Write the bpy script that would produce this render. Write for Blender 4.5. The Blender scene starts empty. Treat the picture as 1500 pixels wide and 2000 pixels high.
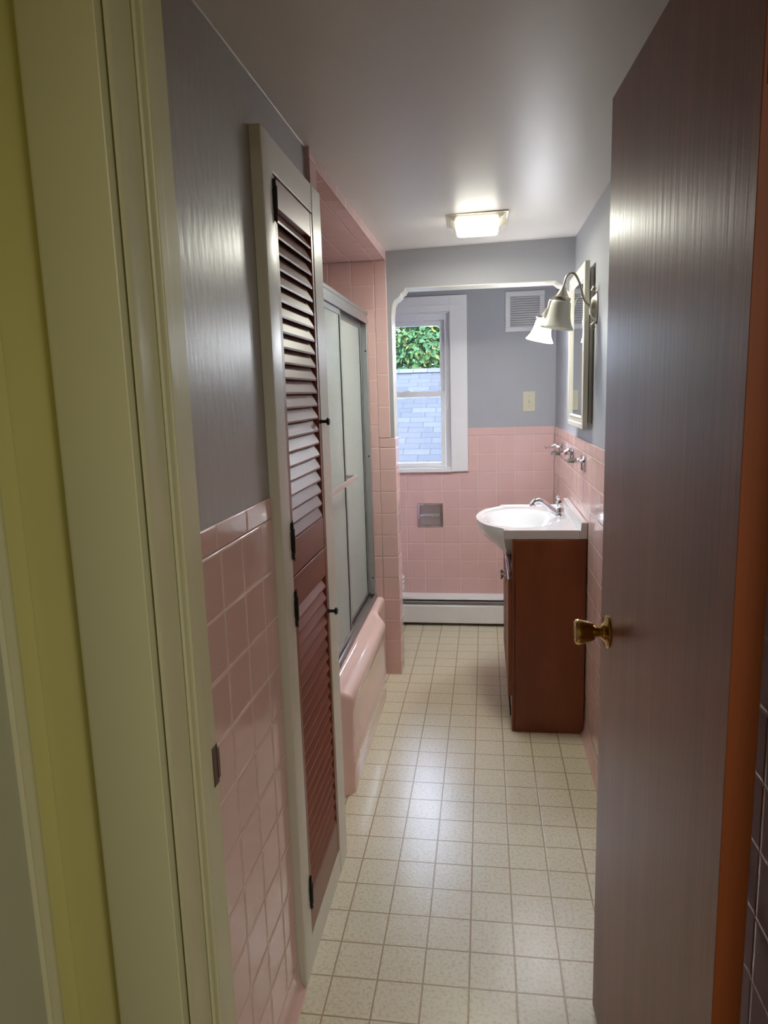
import bpy, bmesh, math, random
from mathutils import Vector, Matrix
random.seed(7)
S = bpy.context.scene
COL = S.collection
PI = math.pi

# ------------------------------------------------------------------ camera
YAW, PITCH, ROLL, FPX = -0.1454, -0.1655, 0.0300, 1370.3
CAMZ = 1.4231
cy, sy, cp, sp, cr, sr = math.cos(YAW), math.sin(YAW), math.cos(PITCH), math.sin(PITCH), math.cos(ROLL), math.sin(ROLL)
_r = Vector((cy, -sy, 0)); _u = Vector((-sy*sp, -cy*sp, cp)); _f = Vector((sy*cp, cy*cp, sp))
_R = cr*_r - sr*_u; _U = sr*_r + cr*_u
cam_d = bpy.data.cameras.new('camera'); cam = bpy.data.objects.new('camera', cam_d); COL.objects.link(cam)
M = Matrix((( _R.x, _U.x, -_f.x, 0), (_R.y, _U.y, -_f.y, 0), (_R.z, _U.z, -_f.z, CAMZ), (0, 0, 0, 1)))
cam.matrix_world = M
cam_d.sensor_fit = 'VERTICAL'; cam_d.sensor_height = 36.0; cam_d.sensor_width = 27.0
cam_d.lens = 36.0*FPX/2000.0
cam_d.clip_start = 0.02; cam_d.clip_end = 200
S.camera = cam

# ------------------------------------------------------------------ light
EXPOSURE = 2.1
SKY = (0.70, 0.78, 1.0); SKY_S = 5.0
SUN_S = 0.7
CEIL_EMIT = 28.0
SHADE_EMIT = 12.0
HALL_W = 3.7
S.view_settings.view_transform = 'Standard'; S.view_settings.look = 'None'
S.view_settings.exposure = EXPOSURE; S.view_settings.gamma = 1.0; S.view_settings.use_curve_mapping = False
W = bpy.data.worlds.new('world'); S.world = W; W.use_nodes = True
bg = W.node_tree.nodes['Background']; bg.inputs[0].default_value = (*SKY, 1); bg.inputs[1].default_value = SKY_S
sd = bpy.data.lights.new('sun', 'SUN'); sd.energy = SUN_S; sd.angle = math.radians(3); sd.color = (1, .93, .8)
so = bpy.data.objects.new('sun', sd); COL.objects.link(so); so.rotation_euler = (math.radians(50), 0, math.radians(-60))
hd = bpy.data.lights.new('hall_fill_light', 'AREA'); hd.energy = HALL_W; hd.size = .35; hd.color = (1, .96, .84)  # unseen area light added to brighten the hall side of the doorway
ho = bpy.data.objects.new('hall_fill_light', hd); COL.objects.link(ho); ho.location = (0.75, -0.45, 2.02)

# ------------------------------------------------------------------ materials
MATS = {}
def newmat(n):
    m = bpy.data.materials.new(n); m.use_nodes = True; nt = m.node_tree
    return m, nt, nt.nodes['Principled BSDF']
def srgb(r, g, b):
    f = lambda c: (c/255/12.92) if c/255 <= .04045 else ((c/255+.055)/1.055)**2.4
    return (f(r), f(g), f(b), 1)
def sock(nt, node, name, v):
    node.inputs[name].default_value = v
def noise_bump(nt, p, scale, strength, dist=.001, stretch=(1, 1, 1), detail=4, coat=False):
    tc = nt.nodes.new('ShaderNodeTexCoord'); mp = nt.nodes.new('ShaderNodeMapping'); mp.inputs['Scale'].default_value = stretch
    n = nt.nodes.new('ShaderNodeTexNoise'); n.inputs['Scale'].default_value = scale; n.inputs['Detail'].default_value = detail
    b = nt.nodes.new('ShaderNodeBump'); b.inputs['Strength'].default_value = strength; b.inputs['Distance'].default_value = dist
    nt.links.new(tc.outputs['Object'], mp.inputs[0]); nt.links.new(mp.outputs[0], n.inputs['Vector'])
    nt.links.new(n.outputs['Fac'], b.inputs['Height']); nt.links.new(b.outputs[0], p.inputs['Normal'])
    return b, n
def mat(name, col, rough=.5, metal=0, bump=None, coat=0, coat_rough=.1, var=None, spec=None):
    m, nt, p = newmat(name)
    p.inputs['Base Color'].default_value = col; p.inputs['Roughness'].default_value = rough; p.inputs['Metallic'].default_value = metal
    if spec is not None: p.inputs['Specular IOR Level'].default_value = spec
    if coat: p.inputs['Coat Weight'].default_value = coat; p.inputs['Coat Roughness'].default_value = coat_rough
    if bump: noise_bump(nt, p, *bump)
    if var:
        sc, c2, st = var
        tc = nt.nodes.new('ShaderNodeTexCoord'); mp = nt.nodes.new('ShaderNodeMapping'); mp.inputs['Scale'].default_value = st
        n = nt.nodes.new('ShaderNodeTexNoise'); n.inputs['Scale'].default_value = sc; n.inputs['Detail'].default_value = 5
        r = nt.nodes.new('ShaderNodeValToRGB'); r.color_ramp.elements[0].position = .35; r.color_ramp.elements[1].position = .65
        r.color_ramp.elements[0].color = col; r.color_ramp.elements[1].color = c2
        nt.links.new(tc.outputs['Object'], mp.inputs[0]); nt.links.new(mp.outputs[0], n.inputs['Vector'])
        nt.links.new(n.outputs['Fac'], r.inputs[0]); nt.links.new(r.outputs[0], p.inputs['Base Color'])
    MATS[name] = m
    return m
PINK = srgb(226, 190, 187); PINK2 = srgb(222, 185, 181); GROUT = srgb(232, 214, 200)
def grid_mat(name, u0, v0, w, h, c1, c2, gc, mortar=.0011, rough=.07, pillow=.5, offset=0, bumpn=None, pw=.006):
    m, nt, p = newmat(name)
    tc = nt.nodes.new('ShaderNodeTexCoord'); mp = nt.nodes.new('ShaderNodeMapping'); mp.vector_type = 'POINT'
    mp.inputs['Location'].default_value = (-u0+50*w, -v0+50*h, 0)
    nt.links.new(tc.outputs['UV'], mp.inputs[0])
    def brick(ms, sm):
        b = nt.nodes.new('ShaderNodeTexBrick'); b.offset = offset; b.squash = 1
        b.inputs['Scale'].default_value = 1; b.inputs['Brick Width'].default_value = w; b.inputs['Row Height'].default_value = h
        b.inputs['Mortar Size'].default_value = ms; b.inputs['Mortar Smooth'].default_value = sm; b.inputs['Bias'].default_value = 0
        nt.links.new(mp.outputs[0], b.inputs['Vector']); return b
    b = brick(mortar, .2)
    b.inputs['Color1'].default_value = c1; b.inputs['Color2'].default_value = c2; b.inputs['Mortar'].default_value = gc
    nt.links.new(b.outputs['Color'], p.inputs['Base Color'])
    b2 = brick(pw, 1.0)
    bp = nt.nodes.new('ShaderNodeBump'); bp.invert = True; bp.inputs['Strength'].default_value = pillow; bp.inputs['Distance'].default_value = .0022
    nt.links.new(b2.outputs['Fac'], bp.inputs['Height'])
    last = bp
    if bumpn:
        n = nt.nodes.new('ShaderNodeTexNoise'); n.inputs['Scale'].default_value = bumpn[0]; n.inputs['Detail'].default_value = bumpn[3] if len(bumpn) > 3 else 3
        bb = nt.nodes.new('ShaderNodeBump'); bb.inputs['Strength'].default_value = bumpn[1]; bb.inputs['Distance'].default_value = bumpn[2]
        nt.links.new(tc.outputs['UV'], n.inputs['Vector']); nt.links.new(n.outputs['Fac'], bb.inputs['Height']); nt.links.new(bp.outputs[0], bb.inputs['Normal']); last = bb
    nt.links.new(last.outputs[0], p.inputs['Normal'])
    mx = nt.nodes.new('ShaderNodeMix'); mx.data_type = 'FLOAT'; mx.inputs['A'].default_value = rough; mx.inputs['B'].default_value = .55
    nt.links.new(b.outputs['Fac'], mx.inputs['Factor']); nt.links.new(mx.outputs['Result'], p.inputs['Roughness'])
    MATS[name] = m; return m

T = .1095; Z0 = 1.167; CAP = 1.213; CAPW = .156
FU, FX, FY = .1127, -.3838, 1.4938
XL, XR, YB, YP, YD = -.456, .404, 4.24, 3.41, .81
JX = -.349
wave = (6, .12, .002)
tl = grid_mat('pink_tile_left', 1.0301, Z0, T, T, PINK, PINK2, GROUT, bumpn=wave)
tb = grid_mat('pink_tile_back', -.4775, Z0, T, T, PINK, PINK2, GROUT, bumpn=wave)
tr = grid_mat('pink_tile_right', YB-.045, Z0, T, T, PINK, PINK2, GROUT, bumpn=wave)
tp = grid_mat('pink_tile_partition', -.513, Z0, T, T, PINK, PINK2, GROUT, bumpn=wave)
tcapL = grid_mat('pink_cap_left', 1.124, Z0-.5, CAPW, 1.0, PINK, PINK2, GROUT, bumpn=wave)
tcapB = grid_mat('pink_cap_back', -.44, Z0-.5, CAPW, 1.0, PINK, PINK2, GROUT, bumpn=wave)
tbull = grid_mat('pink_bullnose_upright', -.613, 1.213, .2, .1535, PINK, PINK2, GROUT, bumpn=wave)
tceil = grid_mat('pink_tile_soffit', -.513, 2.03, T, T, PINK, PINK2, GROUT, bumpn=wave)
tsof = grid_mat('pink_soffit_bullnose', 1.98, 1.9, .1535, .3, PINK, PINK2, GROUT, bumpn=wave)

# vinyl floor
def floor_mat():
    m, nt, p = newmat('vinyl_floor')
    tc = nt.nodes.new('ShaderNodeTexCoord'); mp = nt.nodes.new('ShaderNodeMapping')
    mp.inputs['Location'].default_value = (-FX+50*FU, -FY+50*FU, 0)
    nt.links.new(tc.outputs['UV'], mp.inputs[0])
    b = nt.nodes.new('ShaderNodeTexBrick'); b.offset = 0
    for k, v in (('Scale', 1), ('Brick Width', FU), ('Row Height', FU), ('Mortar Size', .0028), ('Mortar Smooth', .5), ('Bias', 0)): b.inputs[k].default_value = v
    nt.links.new(mp.outputs[0], b.inputs['Vector'])
    n = nt.nodes.new('ShaderNodeTexNoise'); n.inputs['Scale'].default_value = 110; n.inputs['Detail'].default_value = 4
    r = nt.nodes.new('ShaderNodeValToRGB'); r.color_ramp.elements[0].position = .36; r.color_ramp.elements[1].position = .52
    r.color_ramp.elements[0].color = srgb(208, 198, 168); r.color_ramp.elements[1].color = srgb(224, 217, 194)
    nt.links.new(tc.outputs['UV'], n.inputs['Vector']); nt.links.new(n.outputs['Fac'], r.inputs[0])
    nt.links.new(r.outputs[0], b.inputs['Color1']); nt.links.new(r.outputs[0], b.inputs['Color2'])
    b.inputs['Mortar'].default_value = srgb(172, 152, 120)
    nt.links.new(b.outputs['Color'], p.inputs['Base Color'])
    p.inputs['Roughness'].default_value = .26
    n2 = nt.nodes.new('ShaderNodeTexNoise'); n2.inputs['Scale'].default_value = 130; n2.inputs['Detail'].default_value = 2
    bp = nt.nodes.new('ShaderNodeBump'); bp.inputs['Strength'].default_value = .35; bp.inputs['Distance'].default_value = .0012
    b3 = nt.nodes.new('ShaderNodeBump'); b3.invert = True; b3.inputs['Strength'].default_value = .4; b3.inputs['Distance'].default_value = .001
    nt.links.new(b.outputs['Fac'], b3.inputs['Height'])
    nt.links.new(tc.outputs['UV'], n2.inputs['Vector']); nt.links.new(n2.outputs['Fac'], bp.inputs['Height']); nt.links.new(b3.outputs[0], bp.inputs['Normal']); nt.links.new(bp.outputs[0], p.inputs['Normal'])
    MATS['vinyl'] = m; return m
vinyl = floor_mat()

gray = mat('gray_paint', srgb(168, 165, 166), .33, bump=(60, .4, .002, (1, 1, .3), 5))
gray_matte = mat('gray_paint_back', srgb(170, 171, 178), .55, bump=(90, .2, .0008))
ceil_m = mat('ceiling_paint', srgb(212, 206, 202), .42, bump=(50, .12, .001))
cream = mat('cream_gloss_paint', srgb(205, 203, 172), .32, bump=(40, .22, .0012, (1, 1, .12), 5))
white_trim = mat('white_gloss_paint', srgb(216, 212, 202), .3, bump=(50, .18, .001, (1, 1, .2), 4))
win_white = mat('window_white', srgb(240, 240, 242), .35)
yellow = mat('olive_yellow_paint', srgb(200, 196, 134), .5, bump=(50, .2, .001))
hallgray = mat('hall_green_white_paint', srgb(172, 174, 152), .4, bump=(50, .2, .001))
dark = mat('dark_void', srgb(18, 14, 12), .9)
hallfloor = mat('hall_wood_floor', srgb(120, 80, 45), .35, var=(8, srgb(95, 60, 32), (1, 8, 1)))
hallwall = mat('hall_wall_paint', srgb(175, 168, 130), .6)

def wood_mat(name, c1, c2, rough, coat, crough, scale=14, st=(1, 1, .06), bumps=.15, aniso=None):
    m, nt, p = newmat(name)
    tc = nt.nodes.new('ShaderNodeTexCoord'); mp = nt.nodes.new('ShaderNodeMapping'); mp.inputs['Scale'].default_value = st
    n = nt.nodes.new('ShaderNodeTexNoise'); n.inputs['Scale'].default_value = scale; n.inputs['Detail'].default_value = 7; n.inputs['Roughness'].default_value = .65
    r = nt.nodes.new('ShaderNodeValToRGB'); r.color_ramp.elements[0].position = .32; r.color_ramp.elements[1].position = .7
    r.color_ramp.elements[0].color = c1; r.color_ramp.elements[1].color = c2
    nt.links.new(tc.outputs['Object'], mp.inputs[0]); nt.links.new(mp.outputs[0], n.inputs['Vector'])
    nt.links.new(n.outputs['Fac'], r.inputs[0]); nt.links.new(r.outputs[0], p.inputs['Base Color'])
    p.inputs['Roughness'].default_value = rough; p.inputs['Coat Weight'].default_value = coat; p.inputs['Coat Roughness'].default_value = crough
    n2 = nt.nodes.new('ShaderNodeTexNoise'); n2.inputs['Scale'].default_value = scale*9; n2.inputs['Detail'].default_value = 3
    b = nt.nodes.new('ShaderNodeBump'); b.inputs['Strength'].default_value = bumps; b.inputs['Distance'].default_value = .0008
    nt.links.new(mp.outputs[0], n2.inputs['Vector']); nt.links.new(n2.outputs['Fac'], b.inputs['Height']); nt.links.new(b.outputs[0], p.inputs['Normal'])
    nt.links.new(b.outputs[0], p.inputs['Coat Normal'])
    MATS[name] = m; return m
door_wood = wood_mat('dark_walnut_door', srgb(104, 52, 40), srgb(138, 78, 62), .42, .4, .3, scale=9, bumps=.5)
edge_wood = wood_mat('orange_stained_edge', srgb(124, 60, 26), srgb(144, 74, 34), .6, .0, .3, scale=20)
louver_wood = wood_mat('red_brown_louver', srgb(118, 60, 42), srgb(142, 78, 57), .4, .25, .34, scale=12, st=(1, .1, 1), bumps=.12)
cherry = wood_mat('cherry_vanity', srgb(114, 53, 22), srgb(138, 72, 35), .42, .15, .3, scale=7, st=(1, 1, .25), bumps=.05)
porcelain = mat('white_porcelain', srgb(222, 223, 226), .08, coat=.5, coat_rough=.04)
pinkenamel = mat('pink_enamel', srgb(232, 200, 195), .09, coat=.4, coat_rough=.05)
chrome = mat('chrome', srgb(215, 215, 222), .08, 1)
satin = mat('satin_nickel', srgb(185, 180, 168), .28, 1)
alu = mat('aluminium_track', srgb(190, 194, 196), .34, 1)
brass = mat('polished_brass', srgb(190, 160, 92), .16, 1)
oldbrass = mat('tarnished_brass_hinge', srgb(150, 138, 84), .4, .8, bump=(80, .3, .001))
black = mat('black_iron', srgb(14, 12, 12), .45)
blackrub = mat('dark_gasket', srgb(24, 24, 26), .6)
ivory = mat('ivory_plastic', srgb(208, 202, 178), .4)
heater_w = mat('heater_white_enamel', srgb(236, 235, 236), .35)
heater_g = mat('heater_grey_fin', srgb(150, 147, 145), .5)
grille_w = mat('grille_white', srgb(220, 220, 222), .4)
mirror_m = mat('mirror_silver', srgb(225, 228, 228), .02, 1)
bulb_m = mat('bulb_glass', srgb(230, 230, 225), .2)
holder_cav = mat('chrome_cavity', srgb(200, 200, 204), .3, 1)

def emit(name, col, s):
    m, nt, p = newmat(name); p.inputs['Base Color'].default_value = (*col, 1); p.inputs['Roughness'].default_value = .3
    p.inputs['Emission Color'].default_value = (*col, 1); p.inputs['Emission Strength'].default_value = s; MATS[name] = m; return m
diff_lit = emit('lit_diffuser_glass', (1.0, 1.0, .86), CEIL_EMIT)
bulb_lit = emit('lit_bulb', (.93, .96, 1.0), 45.0)
diff_side = emit('lit_diffuser_side_glass', (1.0, .98, .88), 1.6)
shade_lit = emit('lit_shade_glass', (.93, .96, 1.0), SHADE_EMIT)
def alabaster():
    m, nt, p = newmat('alabaster_shade_glass')
    p.inputs['Roughness'].default_value = .12; p.inputs['Coat Weight'].default_value = .4
    tc = nt.nodes.new('ShaderNodeTexCoord'); n = nt.nodes.new('ShaderNodeTexNoise'); n.inputs['Scale'].default_value = 14; n.inputs['Distortion'].default_value = 1.5
    r = nt.nodes.new('ShaderNodeValToRGB'); r.color_ramp.elements[0].color = srgb(218, 218, 210); r.color_ramp.elements[1].color = srgb(236, 236, 230)
    nt.links.new(tc.outputs['Object'], n.inputs['Vector']); nt.links.new(n.outputs['Fac'], r.inputs[0]); nt.links.new(r.outputs[0], p.inputs['Base Color'])
    tr_ = nt.nodes.new('ShaderNodeBsdfTranslucent'); nt.links.new(r.outputs[0], tr_.inputs[0])
    mx = nt.nodes.new('ShaderNodeMixShader'); mx.inputs[0].default_value = .35
    nt.links.new(p.outputs[0], mx.inputs[1]); nt.links.new(tr_.outputs[0], mx.inputs[2]); nt.links.new(mx.outputs[0], nt.nodes['Material Output'].inputs[0])
    return m
alab = alabaster()
def pane_mat():
    m, nt, p = newmat('window_glass'); nt.nodes.remove(p)
    t = nt.nodes.new('ShaderNodeBsdfTransparent'); t.inputs[0].default_value = (.95, .98, 1, 1)
    g = nt.nodes.new('ShaderNodeBsdfGlossy'); g.inputs['Roughness'].default_value = .01
    fr = nt.nodes.new('ShaderNodeFresnel'); mx = nt.nodes.new('ShaderNodeMixShader')
    nt.links.new(fr.outputs[0], mx.inputs[0]); nt.links.new(t.outputs[0], mx.inputs[1]); nt.links.new(g.outputs[0], mx.inputs[2])
    nt.links.new(mx.outputs[0], nt.nodes['Material Output'].inputs[0]); return m
pane_m = pane_mat()
def obscure(name, col, trans):
    m, nt, p = newmat(name)
    p.inputs['Base Color'].default_value = col; p.inputs['Roughness'].default_value = .22
    p.inputs['Specular IOR Level'].default_value = .6
    tc = nt.nodes.new('ShaderNodeTexCoord'); mp = nt.nodes.new('ShaderNodeMapping'); mp.inputs['Scale'].default_value = (1, 1, .45)
    v = nt.nodes.new('ShaderNodeTexVoronoi'); v.inputs['Scale'].default_value = 90
    b = nt.nodes.new('ShaderNodeBump'); b.inputs['Strength'].default_value = .5; b.inputs['Distance'].default_value = .002
    nt.links.new(tc.outputs['Object'], mp.inputs[0]); nt.links.new(mp.outputs[0], v.inputs['Vector']); nt.links.new(v.outputs['Distance'], b.inputs['Height'])
    nt.links.new(b.outputs[0], p.inputs['Normal'])
    rf = nt.nodes.new('ShaderNodeBsdfTransparent'); rf.inputs[0].default_value = (.8, .84, .82, 1)
    tl_ = nt.nodes.new('ShaderNodeBsdfTranslucent'); tl_.inputs[0].default_value = col
    m1 = nt.nodes.new('ShaderNodeMixShader'); m1.inputs[0].default_value = .45
    nt.links.new(rf.outputs[0], m1.inputs[1]); nt.links.new(tl_.outputs[0], m1.inputs[2])
    m2 = nt.nodes.new('ShaderNodeMixShader'); m2.inputs[0].default_value = trans
    nt.links.new(p.outputs[0], m2.inputs[1]); nt.links.new(m1.outputs[0], m2.inputs[2])
    nt.links.new(m2.outputs[0], nt.nodes['Material Output'].inputs[0]); return m
rain = obscure('rain_glass', srgb(222, 230, 227), .45)
shingle = grid_mat('asphalt_shingle', 0, 0, .30, .135, srgb(50, 52, 55), srgb(60, 62, 66), srgb(26, 27, 30), mortar=.004, rough=.8, pillow=.8, offset=.43, bumpn=(200, .4, .004), pw=.01)
for _m in (shingle,): _m.node_tree.nodes['Principled BSDF'].inputs['Specular IOR Level'].default_value = .05
siding = mat('pale_siding', srgb(200, 200, 195), .7)
leafA = mat('leaf_green', srgb(44, 74, 50), .7, spec=.1, var=(1.4, srgb(62, 88, 50), (1, 1, 1)))
leafB = mat('leaf_yellow_green', srgb(100, 108, 52), .7, spec=.1)
bark = mat('bark', srgb(84, 70, 56), .9, bump=(20, .6, .02))
grass = mat('lawn', srgb(86, 120, 60), .9)

# ------------------------------------------------------------------ mesh helpers
class MB:
    def __init__(s): s.bm = bmesh.new()
    def box(s, x0, x1, y0, y1, z0, z1, mi=0):
        v = [s.bm.verts.new((x, y, z)) for x in (x0, x1) for y in (y0, y1) for z in (z0, z1)]
        for f in ((0, 1, 3, 2), (4, 6, 7, 5), (0, 4, 5, 1), (2, 3, 7, 6), (0, 2, 6, 4), (1, 5, 7, 3)):
            fc = s.bm.faces.new([v[i] for i in f]); fc.material_index = mi
        return s
    def face(s, pts, mi=0):
        f = s.bm.faces.new([s.bm.verts.new(p) for p in pts]); f.material_index = mi; return s
    def prism(s, poly, axis, a, b, mi=0):
        """poly: 2D points; axis 0: (y,z) extruded in x; 1: (x,z) in y; 2: (x,y) in z"""
        def mk(p, t): return {0: (t, p[0], p[1]), 1: (p[0], t, p[1]), 2: (p[0], p[1], t)}[axis]
        A = [s.bm.verts.new(mk(p, a)) for p in poly]; B = [s.bm.verts.new(mk(p, b)) for p in poly]
        n = len(poly); s.bm.faces.new(A).material_index = mi; s.bm.faces.new(B[::-1]).material_index = mi
        for i in range(n): s.bm.faces.new((A[i], B[i], B[(i+1) % n], A[(i+1) % n])).material_index = mi
        return s
    def lathe(s, prof, origin, axis=(0, 0, 1), seg=24, sx=1, sy=1, mi=0):
        q = Vector((0, 0, 1)).rotation_difference(Vector(axis).normalized()).to_matrix(); o = Vector(origin)
        rings = []
        for r, z in prof:
            if r < 1e-6: rings.append([s.bm.verts.new(o+q@Vector((0, 0, z)))])
            else: rings.append([s.bm.verts.new(o+q@Vector((r*sx*math.cos(2*PI*i/seg), r*sy*math.sin(2*PI*i/seg), z))) for i in range(seg)])
        for a, b in zip(rings, rings[1:]):
            for i in range(seg):
                j = (i+1) % seg
                vs = [a[i % len(a)], a[j % len(a)], b[j % len(b)], b[i % len(b)]]
                u = []
                for v in vs:
                    if v not in u: u.append(v)
                if len(u) > 2: s.bm.faces.new(u).material_index = mi
        return s
    def tube(s, pts, rad, seg=12, mi=0):
        pts = [Vector(p) for p in pts]; n = len(pts)
        rads = rad if isinstance(rad, (list, tuple)) else [rad]*n
        rings = []; up = None
        for i, p in enumerate(pts):
            t = (pts[min(i+1, n-1)]-pts[max(i-1, 0)]).normalized()
            if up is None: up = t.orthogonal().normalized()
            up = (up-t*up.dot(t)).normalized(); w = t.cross(up)
            rings.append([s.bm.verts.new(p+rads[i]*(math.cos(2*PI*k/seg)*up+math.sin(2*PI*k/seg)*w)) for k in range(seg)])
        for a, b in zip(rings, rings[1:]):
            for k in range(seg): s.bm.faces.new((a[k], a[(k+1) % seg], b[(k+1) % seg], b[k])).material_index = mi
        s.bm.faces.new(rings[0][::-1]).material_index = mi; s.bm.faces.new(rings[-1]).material_index = mi
        return s
    def loft(s, rings, closed=True, cap0=False, cap1=False, mi=0):
        R = [[s.bm.verts.new(p) for p in r] for r in rings]; n = len(R[0])
        for a, b in zip(R, R[1:]):
            for i in range(n if closed else n-1): s.bm.faces.new((a[i], a[(i+1) % n], b[(i+1) % n], b[i])).material_index = mi
        if cap0: s.bm.faces.new(R[0][::-1]).material_index = mi
        if cap1: s.bm.faces.new(R[-1]).material_index = mi
        return s
    def xform(s, m): bmesh.ops.transform(s.bm, matrix=m, verts=s.bm.verts); return s

OR = {}
def build(name, mb, m, parent=None, bevel=0, smooth=False, seg=2, label=None):
    bm = mb.bm; bmesh.ops.recalc_face_normals(bm, faces=bm.faces)
    uv = bm.loops.layers.uv.new('uv')
    for f in bm.faces:
        n = f.normal; k = max(range(3), key=lambda i: abs(n[i]))
        for l in f.loops:
            c = l.vert.co
            l[uv].uv = (c.y, c.z) if k == 0 else ((c.x, c.z) if k == 1 else (c.x, c.y))
    off = Vector(OR.get(parent.name, (0, 0, 0))) if parent else Vector((0, 0, 0))
    bmesh.ops.translate(bm, verts=bm.verts, vec=-off)
    me = bpy.data.meshes.new(name); 
    if smooth or bevel:
        for f in bm.faces: f.smooth = True
    bm.to_mesh(me); bm.free()
    for x in (m if isinstance(m, (list, tuple)) else [m]): me.materials.append(x)
    o = bpy.data.objects.new(name, me); COL.objects.link(o)
    if parent:
        o.parent = parent; OR[o.name] = tuple(off)
    if bevel:
        b = o.modifiers.new('bevel', 'BEVEL'); b.width = bevel; b.segments = seg; b.limit_method = 'ANGLE'; b.angle_limit = math.radians(35); b.harden_normals = True
    elif smooth:
        me.set_sharp_from_angle(angle=math.radians(smooth if smooth is not True else 50))
    if label: o['label'] = label
    return o
def thing(name, label, cat, loc, group=None):
    o = bpy.data.objects.new(name, None); COL.objects.link(o); o.location = loc; o.empty_display_size = .05
    OR[o.name] = tuple(loc); o['label'] = label; o['category'] = cat
    if group: o['group'] = group
    return o
def tag(o, label, cat, group=None):
    o['label'] = label; o['category'] = cat
    if group: o['group'] = group
    return o
def struct(name, mb, m, label=None, cat=None, **k):
    o = build(name, mb, m, **k); o['kind'] = 'structure'
    if label: o['label'] = label
    if cat: o['category'] = cat
    return o
def cz(x, y): return 2.063+.011*(y-1.5)+.0186*(x-XL)

# ------------------------------------------------------------------ structure
mb = MB(); mb.box(-1.3, .5, YD-.115, 4.36, -.1, 0); struct('floor', mb, vinyl, 'cream vinyl floor printed with tan-lined squares', 'floor')
mb = MB(); mb.box(-.7, 1.3, -1.7, YD-.115, -.1, 0); struct('floor_hall', mb, hallfloor, 'wooden hall floor in front of the bathroom door', 'floor')
mb = MB()
A = [(-1.3, -1.7), (1.3, -1.7), (1.3, 4.36), (-1.3, 4.36)]
lo = [(x, y, cz(x, y)) for x, y in A]; hi = [(x, y, 2.3) for x, y in A]
mb.face(lo[::-1]); mb.face(hi)
for i in range(4): mb.face([lo[i], lo[(i+1) % 4], hi[(i+1) % 4], hi[i]])
bmesh.ops.remove_doubles(mb.bm, verts=mb.bm.verts, dist=1e-5)
struct('ceiling', mb, ceil_m, 'off-white painted plaster ceiling', 'ceiling')
# closet opening
CY0, CY1, CZ0, CZ1 = 1.523, 1.872, .078, 1.892
H = 2.2
mb = MB()
mb.box(-.58, -.462, YD, CY0, Z0, H)
mb.box(-.58, -.462, CY1, 1.915, 0, H); mb.box(-.58, -.462, CY0, CY1, CZ1, H); mb.box(-.58, -.462, CY0, CY1, 0, CZ0)
mb.box(-.58, -.462, YD, CY0, 0, Z0)
struct('wall_left', mb, gray, 'glossy grey painted left wall above the pink tiles', 'wall')
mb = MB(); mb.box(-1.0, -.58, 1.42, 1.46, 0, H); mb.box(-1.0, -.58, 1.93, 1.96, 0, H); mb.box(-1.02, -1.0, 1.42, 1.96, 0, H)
struct('wall_closet', mb, dark, 'dark inside of the shallow linen closet', 'wall')  # near-black colour puts the closet's shade into its walls, behind the louver gaps
mb = MB()
mb.box(-.4615, XL, YD, 1.447, 0, Z0, 0); mb.box(-.4615, XL+.001, YD, 1.447, Z0+.0008, CAP, 1)
struct('wall_left_tile', mb, [tl, tcapL], 'pink square tile wainscot on the left wall', 'wall', bevel=.004)
# cove base of left wall
mb = MB(); prof = [(-.4605, 0), (-.4605, .072)]+[(XL+.0015+.0*i, .072-.004*i) for i in range(2)]+[(XL+.0015, .045), (XL+.004, .025), (XL+.010, .010), (XL+.02, .0015), (XL+.021, 0)]
mb.prism(prof, 1, YD, 1.445); struct('baseboard_left', mb, tcapL, 'curved pink cove tiles at the foot of the left wall', 'baseboard', smooth=40)
# alcove (tub)
mb = MB()
mb.box(-.58, -.449, 1.915, 1.985, 0, H, 0)          # near jamb strip, tiled
mb.box(-1.3, -.58, 1.96, 1.985, 0, H, 0)
mb.box(-1.3, -1.22, 1.985, YP, 0, H, 0)
mb.box(-1.22, XL-.003, 1.985, YP, 2.045, H, 1)
mb.box(XL-.0028, XL+.001, 1.985, YP-.001, 2.041, cz(XL, 2.6)+.05, 2)
struct('wall_tub_alcove', mb, [tl, tceil, tsof], 'pink tiled tub alcove with a tiled soffit', 'wall', bevel=.003)
# partition wall between tub and toilet with the arched header
YQ = 3.53; PX = -.438
ogL = [(-.438, 1.785), (-.434, 1.822), (-.430, 1.845), (-.421, 1.862), (-.402, 1.875), (-.392, 1.886), (-.390, 1.893), (-.378, 1.899), (-.366, 1.916)]
ogR = [(.404-(x-PX), z) for x, z in ogL]
mb = MB()
mb.box(-1.3, PX, YP, YQ, 0, 1.785)
poly = [(-1.3, 1.785)]+ogL+[(.323, 1.914)]+[(.404-(x+.438), z) for x, z in ogL[::-1][1:]]+[(.43, 1.785), (.43, H), (-1.3, H)]
mb.prism(poly, 1, YP, YQ)
struct('wall_partition', mb, gray_matte, 'grey header wall with a scroll-cornered arch over the toilet nook', 'wall')
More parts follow.
